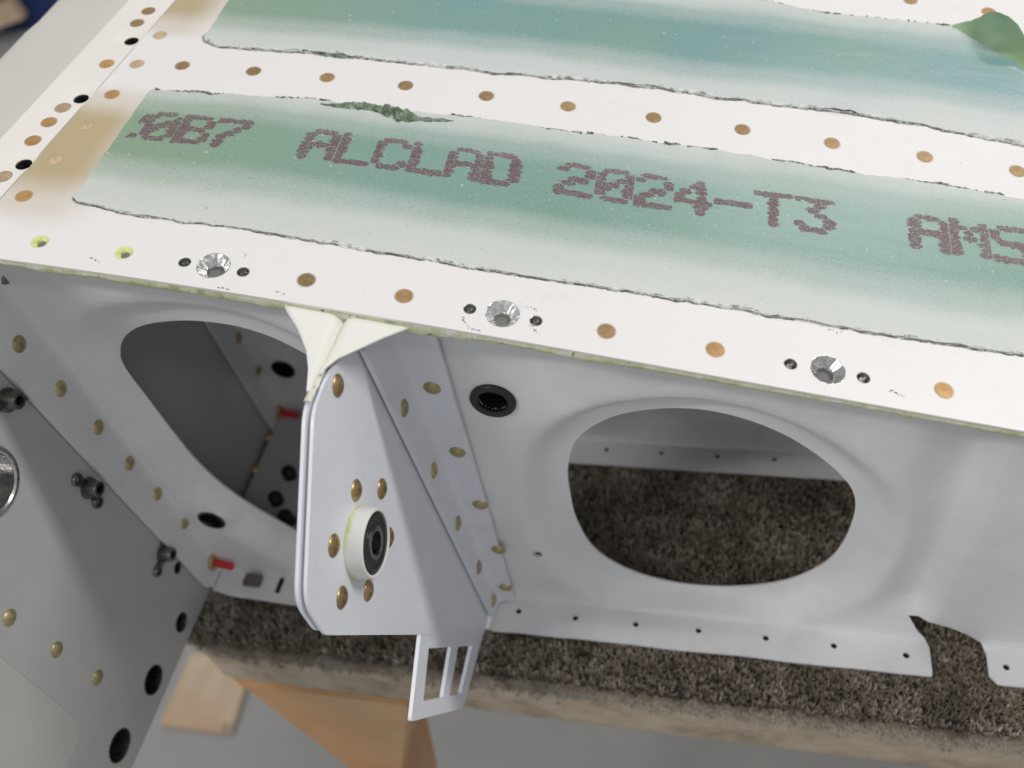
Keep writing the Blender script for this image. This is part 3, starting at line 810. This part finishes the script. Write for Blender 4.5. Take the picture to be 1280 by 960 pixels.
rib3 = make_rib(2 * RIB_S, [], [], False, True)  # left without openings to keep light out of the bay
sheet('rear_light_block', [(-1, 2), (200, 2), (200, 118), (-1, 108)], [], 20, spar_fn(259.0), PRIMER, wing, 1.0, -1.0)  # unseen sheet added to stop light leaking in from the right
put('pilot_hole', HOLERING, (-65.5, -1.0, 39), (0, -1, 0), rib1)

lowcap = sheet('lower_spar_cap', [(-216.5, 2.5), (-140, 2.5), (-140, 83), (-216.5, 83)], [], 10, lambda x, y: np.stack([x, y, 9.5 - 6.5 * np.clip((x + 196) / 50, 0, 1)], 1), SPAR, wing, 1.6, -1.0)
for p in [(335, 545), (318, 585)]:
    q = on_axis(p, 2, 9.5); put('rivet', DOME_PALE, (q[0], q[1], 9.5), (0, 0, 1), lowcap)
FIT = lathe_mesh('black_fitting', [(4.6, 0), (4.6, 3), (3.4, 4), (3.2, 9), (2.4, 10), (0, 10)], 20, BLACK)
for p in [(366, 600), (350, 632), (362, 655)]:
    q = on_axis(p, 2, 6.0); put('black_fitting', FIT, (q[0], min(q[1], 78), 5.0), (0, 0, 1), lowcap)
sheet('angle_foot', rounded([(-87, -17.2), (-71.5, -16.4), (-71.0, -5.0), (-85, -4.4)], 1.2, 3), [circle(-77, -7.2, 1.2, 14)], 3, lambda x, y: np.stack([x, y, np.full(len(x), 1.75)], 1), PRIMER, rib1, .7, -1.0)
# rib end flange riveted to the spar doubler (one per rib)
def end_flange(rib, y0, pix):
    xf = -217.0
    f = lambda y, z: np.stack([np.where(y > -3, xf + 3.0 * (1 - np.sqrt(np.clip(1 - ((y + 3) / 3.6) ** 2, 0, 1))), xf), y + y0, z], 1)
    def lf(z): return -13.0 - z * 0.050
    outl = [(lf(5), 6.5), (lf(4) + 2.5, 2.2), (0.3, 2.2), (0.3, 197), (lf(197), 197)]
    o = sheet('rib_end_flange', outl, [], 2.0, f, PRIMER, rib, 1.5, -1.0, 2.5)
    for p in pix: put('rivet', DOME_PALE, (xf, p[0] + y0, p[1]), (1, 0, 0), rib)
riv = [tuple(on_axis(p, 0, -217.0)[1:]) for p in [(24, 430), (76, 486), (123, 534), (162, 579), (197, 617), (231, 653)]]
end_flange(rib1, 0, riv)
end_flange(rib2, RIB_S, riv); end_flange(rib3, 2 * RIB_S, [])
# red pin plug with brass head low on each end flange, dark block for a shaded nut recess and slot on the lower flange
PLUG = lathe_mesh('pin_head', [(4.2, 0), (4.2, 1.0), (3.6, 1.5), (0, 1.6)], 22, GOLDP)
PIN = lathe_mesh('red_pin', [(1.7, 0), (1.7, 8.5), (1.3, 9.2), (0, 9.4)], 16, RED)
for rb, y0 in ((rib1, 0), (rib2, RIB_S)):
    put('pin_head', PLUG, (-216.9, y0 - 2.5, 10.8), (1, 0, 0), rb)
    put('red_pin', PIN, (-215.5, y0 - 3.2, 10.6), (1, -0.12, 0), rb)
    finish('shaded_nut_recess', box_mesh('shaded_nut_recess', (-203, y0 - 8.6, 1.2), (-195, y0 - 3.0, 4.2), DARKSTEEL, .8), None, rb)  # dark block stands for a nut and the shade of its recess
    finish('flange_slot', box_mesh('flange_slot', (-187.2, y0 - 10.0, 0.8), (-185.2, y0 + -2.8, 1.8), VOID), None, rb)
    finish('packing_plate', box_mesh('packing_plate', (-208, y0 - 13, 0.95), (-190, y0 - 3, 1.5), PRIMER, .2), None, rb)

# ---- hinge bracket with bearing on the root rib
BK, BX = 0.042, -88.5
def on_bracket(p, dx=0.0): return on_plane(p, (1, 0, BK), BX + dx)
def bracket_fn(dx): return lambda y, z: np.stack([BX + dx - BK * z, y, z], 1)
bo = rounded([(-1.6, 3.5), (-20.4, 4.9), (-85.4, 137.0), (-84.6, 152.0), (-47.4, 180.6), (-37, 181.0), (-30, 179.2), (-15, 175.6), (-1.6, 170)], [1, 2, 2, 5, 4, 4, 1, 1, 1], 6)
hb = [circle(-57.3, 135.8, 9.0, 36)]
bracket = sheet('hinge_bracket', bo, hb, 5, bracket_fn(0), BRACKET, wing, 0.95, -1.0, 3.0, 'white bracket holding a black sealed bearing')
bo2 = rounded([(-1.6, 8), (-18.6, 9.5), (-85.2, 138.6), (-85.0, 152.4), (-47.8, 181.0), (-38, 181.6), (-30, 180), (-15, 176.6), (-1.6, 171)], [1, 2, 2, 5, 4, 4, 1, 1, 1], 6)
sheet('left_plate', bo2, [], 6, bracket_fn(-2.0), BRACKET, bracket, 0.95, -1.0, 3.0)
# spacer between the two plates, set back from their edges
bo3 = [(-4, 12), (-18, 14), (-82.6, 137.5), (-82.2, 150.0), (-46, 178.4), (-4, 165)]
sheet('spacer_plate', bo3, [], 8, bracket_fn(-1.0), SPARIN, bracket, 0.9, -1.0, 4.0)
# flared top tabs
def tab(x_in, edge, y1, ny=30, nx=12):
    """edge: (y, x_out) pairs; the tab bends out of the plate top and lies along the skin's slope"""
    V, F = [], []
    ey = [e[0] for e in edge][::-1]; ex = [e[1] for e in edge][::-1]
    sg = 1 if ex[-1] > x_in else -1
    for i in range(ny + 1):
        t = i / ny; y = -14.3 + (y1 + 14.3) * t
        w = max(.35, sg * (float(np.interp(y, ey, ex)) - x_in)); r = min(2.9 * (1 - t) ** .7 + .15, w * .7)
        for k in range(nx + 1):
            a = k / nx
            if a <= .5: th = a / .5 * math.pi / 2; xx = r * (1 - math.cos(th)); zz = -r + r * math.sin(th)
            else: xx = r + (a - .5) / .5 * (w - r); zz = 0.0
            X = x_in + sg * xx
            V.append((X, y, 161.2 - .21 * X + zz + .12 * nz(X * .2, y * .2, 5)))
    for i in range(ny):
        for k in range(nx):
            q = i * (nx + 1) + k; F.append((q, q + nx + 1, q + nx + 2, q + 1) if sg > 0 else (q, q + 1, q + nx + 2, q + nx + 1))
    o = finish('top_tab', mesh_from('top_tab', V, F, 60), TABM, bracket)
    m_ = o.modifiers.new('t', 'SOLIDIFY'); m_.thickness = .8 * MM; m_.offset = 1
tab(-97.5, [(-14, -78.5), (-16, -79.8), (-21.5, -85.8), (-28.2, -92.2), (-31.2, -95.1), (-35, -97.0), (-37, -97.2)], -37.0)
tab(-98.9, [(-14, -115), (-17.6, -113.3), (-23.5, -108.1), (-30.4, -103.4), (-36.7, -100.8), (-42.9, -99.2)], -43.0)
# green primer in the joint between the plates
V, F = [], []
for i in range(60):
    t = i / 59; y = -15 - 31 * t; z = 179.6 + 2.2 * t + .5 * nz(i * .2, 1)
    for k in range(5):
        V.append((-97.2 - 2.0 * k / 4, y, z + .5 * math.sin(math.pi * k / 4) + .25 * nz(i * .4, k, 3)))
for i in range(59):
    for k in range(4):
        q = i * 5 + k; F.append((q, q + 5, q + 6, q + 1))
finish('joint_primer', mesh_from('joint_primer', V, F), GREEN, bracket)
# bearing boss
cx = lambda z: BX - BK * z
nb = Vector((1, 0, BK)).normalized()
bc = (cx(135.8), -57.3, 135.8)
put('bearing_housing', lathe_mesh('bearing_housing', [(10.1, 0), (9.75, 4.5), (9.5, 5.1), (9.3, 5.2), (8.95, 5.2), (8.7, 5.0), (8.6, 4.2)], 56, BOSS), bc, nb, bracket)
put('bearing_seal', lathe_mesh('bearing_seal', [(8.7, 4.3), (8.4, 4.75), (7.3, 4.9), (6.8, 4.6), (5.2, 4.6), (4.4, 4.8)], 48, SEAL), bc, nb, bracket)
put('inner_race', lathe_mesh('inner_race', [(4.7, 4.5), (4.6, 5.15), (4.3, 5.3), (3.6, 5.3), (3.3, 5.1), (3.25, -2), (0, -2)], 40, RACE), bc, nb, bracket)
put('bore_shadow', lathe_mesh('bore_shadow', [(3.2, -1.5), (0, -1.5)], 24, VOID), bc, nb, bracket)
for p in [(422, 482), (445, 613), (477, 611), (417, 682), (427, 747), (460, 738), (486, 672)]:
    q = on_bracket(p); put('rivet', DOME_GOLD, q, nb, bracket)
# joining angle, one leg on the plate and one on the rib web
def angle_fn(s, z):
    # s<0 along the plate towards the viewer, s>0 along the web
    xb = BX + 1.6 - BK * z; yb = -1.0 - 1.6; r = 3.2; L = r * math.pi / 2
    x = np.empty(len(s)); y = np.empty(len(s))
    for i in range(len(s)):
        if s[i] < -L / 2: x[i] = xb[i]; y[i] = yb - r + (s[i] + L / 2)
        elif s[i] > L / 2: x[i] = xb[i] + r + (s[i] - L / 2); y[i] = yb
        else:
            th = (s[i] + L / 2) / r; x[i] = xb[i] + r * (1 - math.cos(th)); y[i] = yb - r + r * math.sin(th)
    return np.stack([x, y, z], 1)
hi = 1.6
ao = [(-9.5, 6.0), (-4, 2.6), (-1, 2.2), (5.5, 2.4), (7.0, 4.5), (13.2, 164.0), (12.5, 166), (0, 170), (-16.8, 173.0)]
ang = sheet('joining_angle', ao, [], 2.2, angle_fn, BRACKET, bracket, 1.5, 0.0, 2.5)
for p in [(505, 510), (542, 588), (572, 654), (598, 709)]:
    q = on_bracket(p, 2.3); put('rivet', DOME_PALE, q, nb, bracket)
for p in [(540, 485), (572, 565), (600, 631), (623, 687), (642, 735)]:
    q = on_axis(p, 1, -3.3); put('rivet', DOME_PALE, (q[0] if p[1] < 700 else -81.5, q[1], q[2]), (0, -1, 0), bracket)
q = on_bracket((620, 755), 2.3); put('rivet', DOME_PALE, (cx(9) + 2.3, -7.5, 10.0), nb, bracket)
# lower tab with two slots
A, B_, C_, D_ = [on_bracket(p)[1:] for p in [(527, 793), (605, 792), (580, 885), (515, 902)]]
def bil(u, v): return tuple((1 - v) * ((1 - u) * A + u * B_) + v * ((1 - u) * D_ + u * C_))
slots = [[bil(.13, .17), bil(.47, .17), bil(.50, .80), bil(.16, .80)], [bil(.59, .17), bil(.84, .17), bil(.86, .80), bil(.63, .80)]]
sheet('slotted_tab', rounded([bil(0, -.12), bil(1, -.12), bil(1, 1), bil(0, 1)], 1.0, 3), [dense(s, 3) for s in slots], 4, bracket_fn(-0.25), BRACKET, bracket, 1.3, -1.0, 3.0)

# ================================================================== WORKBENCH
bench = empty('workbench', (80, 200, -750), 'carpeted workbench top with a fuzzy brown pile under the wing', 'workbench')
bx0, bx1, by0, by1 = -224, 1500, -32, 900
board = finish('bench_board', box_mesh('bench_board', (bx0, by0, -50), (bx1, by1, -6.5), BAND, 3.0), None, bench)
# carpet pile: one tuft mesh object
def build_pile():
    """cut pile: every tuft a spray of thin leaning fibres over a small matted core"""
    rg = np.random.default_rng(5)
    X, Y, Z, S = [], [], [], []
    y = by0 - 1.0
    while y < 165:
        st = 1.9 if y < 95 else 3.4
        xs_ = np.arange(bx0 + 1, 140, st); n = len(xs_)
        X.append(xs_ + rg.uniform(-1, 1, n)); Y.append(y + rg.uniform(-1, 1, n)); Z.append(np.full(n, -5.0)); S.append(np.full(n, 1.0 if st < 3 else 1.6))
        y += st * .92
    k = 3600                                             # frayed roll over the front edge
    X.append(rg.uniform(bx0 + 1, 140, k)); Y.append(by0 + .4 + rg.uniform(-.5, .5, k)); Z.append(-5.6 - np.abs(rg.normal(0, 6.5, k))); S.append(np.full(k, .8))
    X, Y, Z, S = map(np.concatenate, (X, Y, Z, S)); n = len(X)
    base = np.array([.47 + .40 * nz(a * .04, b * .04, 1) + .36 * nz(a * .13, b * .13, 5) for a, b in zip(X, Y)]) + rg.normal(0, .13, n)
    front = Z < -5.5
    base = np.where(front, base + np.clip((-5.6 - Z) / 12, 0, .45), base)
    V, F, T = [], [], []
    NB = 9; off = 0
    for b in range(NB):
        a = rg.uniform(0, 2 * np.pi, n); lean = rg.uniform(.25, 1.25, n); h = rg.uniform(3.2, 5.0, n) * np.where(S > 1.2, 1.0, S)
        h = np.where(((Y > -19) & (Y < 1)), h * .62, h)
        dx, dy = np.cos(a) * lean, np.sin(a) * lean
        dy = np.where(front, -np.abs(dy) - .5, dy); h = np.where(front, h * .25, h)
        w = rg.uniform(.28, .5, n) * S
        px, py = -np.sin(a) * w, np.cos(a) * w
        r0 = np.stack([X, Y, Z], 1)
        m1 = r0 + np.stack([dx * .8, dy * .8, h * .55], 1); tp = r0 + np.stack([dx * 2.0 + rg.normal(0, .3, n), dy * 2.0 + rg.normal(0, .3, n), h], 1)
        sd = np.stack([px, py, np.zeros(n)], 1)
        blk = np.stack([r0 + sd, r0 - sd, m1 + sd * 1.15, m1 - sd * 1.15, tp + sd * .35, tp - sd * .35], 1).reshape(-1, 3)
        V.append(blk)
        ii = off + 6 * np.arange(n)
        F.append(np.stack([ii, ii + 1, ii + 3, ii + 2], 1)); F.append(np.stack([ii + 2, ii + 3, ii + 5, ii + 4], 1))
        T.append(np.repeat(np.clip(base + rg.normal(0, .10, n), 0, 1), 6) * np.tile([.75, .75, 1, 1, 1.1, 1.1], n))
        off += 6 * n
    V = np.concatenate(V) * MM; F = np.concatenate(F); T = np.concatenate(T)
    me = bpy.data.meshes.new('carpet_pile'); me.from_pydata(V.tolist(), [], F.tolist()); me.update()
    me.polygons.foreach_set('use_smooth', [True] * len(me.polygons))
    at = me.attributes.new('tint', 'FLOAT', 'POINT'); at.data.foreach_set('value', T.astype(np.float32))
    return me
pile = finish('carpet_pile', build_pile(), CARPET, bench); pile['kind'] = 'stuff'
backing = finish('carpet_backing', box_mesh('carpet_backing', (bx0, by0 + .5, -6.4), (bx1, by1, -4.6), BACK), None, bench)
# wooden gusset under the front edge, and legs out to the floor
def prism(name, pts, y0, y1, mat, parent, bev=1.5):
    n = len(pts)
    V = [(x, y0, z) for x, z in pts] + [(x, y1, z) for x, z in pts]
    F = [tuple(range(n)), tuple(range(2 * n - 1, n - 1, -1))] + [(i, i + n, (i + 1) % n + n, (i + 1) % n) for i in range(n)]
    me = mesh_from(name, V, F, None); fix_normals(me)
    bm = bmesh.new(); bm.from_mesh(me); bmesh.ops.bevel(bm, geom=list(bm.edges), offset=bev * MM, segments=2, affect='EDGES'); bm.to_mesh(me); bm.free()
    return finish(name, me, mat, parent)
prism('timber_gusset', [(-221, -50.5), (-216.5, -56), (-194, -157), (-172, -262), (-155, -141), (-131, -56), (-131, -50.5)], -33, 7, PINE, bench)
for lx, ly in ((bx0 + 60, by1 - 120), (bx1 - 110, by1 - 120), (bx1 - 110, by0 + 420), (bx0 + 60, by0 + 420)):
    finish('bench_leg', box_mesh('bench_leg', (lx, ly, -750), (lx + 80, ly + 80, -50), PINE, 3), None, bench)

# ================================================================== FLOOR AND BACKGROUND THINGS
fl = finish('floor', mesh_from('floor', [(-6000, -3000, -750), (6000, -3000, -750), (6000, 9000, -750), (-6000, 9000, -750)], [(0, 1, 2, 3)], None), FLOOR)
fl['kind'] = 'structure'

def loose(name, me, mat, label, cat):
    o = finish(name, me, mat); o['label'] = label; o['category'] = cat; return o
# blond board lying on the floor
pts = [on_axis(p, 2, -741)[:2] for p in [(198, 905), (238, 815), (318, 822), (288, 917)]]
V = [(x, y, -750) for x, y in pts] + [(x, y, -741) for x, y in pts]
me = mesh_from('board', V, [(0, 3, 2, 1), (4, 5, 6, 7), (0, 1, 5, 4), (1, 2, 6, 5), (2, 3, 7, 6), (3, 0, 4, 7)], None); fix_normals(me)
bm = bmesh.new(); bm.from_mesh(me); bmesh.ops.bevel(bm, geom=list(bm.edges), offset=2 * MM, segments=2, affect='EDGES'); bm.to_mesh(me); bm.free()
loose('wood_offcut', me, BLOND, 'pale blond board lying on the grey floor beside the workbench', 'board')
# blue bin with timber offcuts far behind the nose panel
b0 = on_axis((-40, 42), 2, -750); b1 = on_axis((150, 33), 2, -750)
binroot = empty('storage_bin', tuple((b0 + b1) / 2), 'dark blue plastic storage bin standing on the floor', 'bin')
dv = Vector(((b1 - b0)[0], (b1 - b0)[1], 0)).normalized(); nv = Vector((-dv.y, dv.x, 0)); Lb = float(np.linalg.norm(b1 - b0))
def obox(name, a, b, mat, parent):
    """box in the bin's own axes: along, back, up"""
    me = box_mesh(name, a, b, mat, 8); o_ = Vector([float(c) for c in b0])
    for v in me.vertices:
        c = v.co / MM; v.co = (o_ + dv * c.x + nv * c.y + Vector((0, 0, c.z))) * MM
    return finish(name, me, None, parent)
obox('bin_front', (0, 0, 0), (Lb, 14, 420), BLUE, binroot); obox('bin_back', (0, 380, 0), (Lb, 394, 420), BLUE, binroot)
obox('bin_side', (0, 15, 0), (14, 379, 418), BLUE, binroot); obox('bin_side', (Lb - 14, 15, 0), (Lb, 379, 418), BLUE, binroot)
obox('bin_bottom', (15, 15, 4), (Lb - 15, 379, 18), BLUE, binroot)
def leaning(name, p0, p1, w, t, label):
    """stick of timber standing on the floor and leaning on the bin front"""
    a = Vector([float(c) for c in p0]); b = Vector([float(c) for c in p1]); d = (b - a).normalized()
    s = d.cross(nv).normalized(); k = s.cross(d)
    V = [a + s * (w * i) + k * (t * j) for i in (-.5, .5) for j in (-.5, .5)] + [b + s * (w * i) + k * (t * j) for i in (-.5, .5) for j in (-.5, .5)]
    me = mesh_from(name, V, [(0, 1, 3, 2), (4, 6, 7, 5), (0, 4, 5, 1), (2, 3, 7, 6), (0, 2, 6, 4), (1, 5, 7, 3)], None); fix_normals(me)
    return me
fo = Vector([float(c) for c in b0])
cpl = float(nv.dot(fo)) - 46
t0 = on_plane((-75, 47), tuple(nv), cpl - 60); t1 = on_plane((24, 9), tuple(nv), cpl + 14)
t0[2] = max(t0[2], -728)
loose('timber_offcut', leaning('timber_offcut', t0, t1, 56, 40, ''), BLOND, 'short tan timber leaning on the front of the blue bin', 'timber')
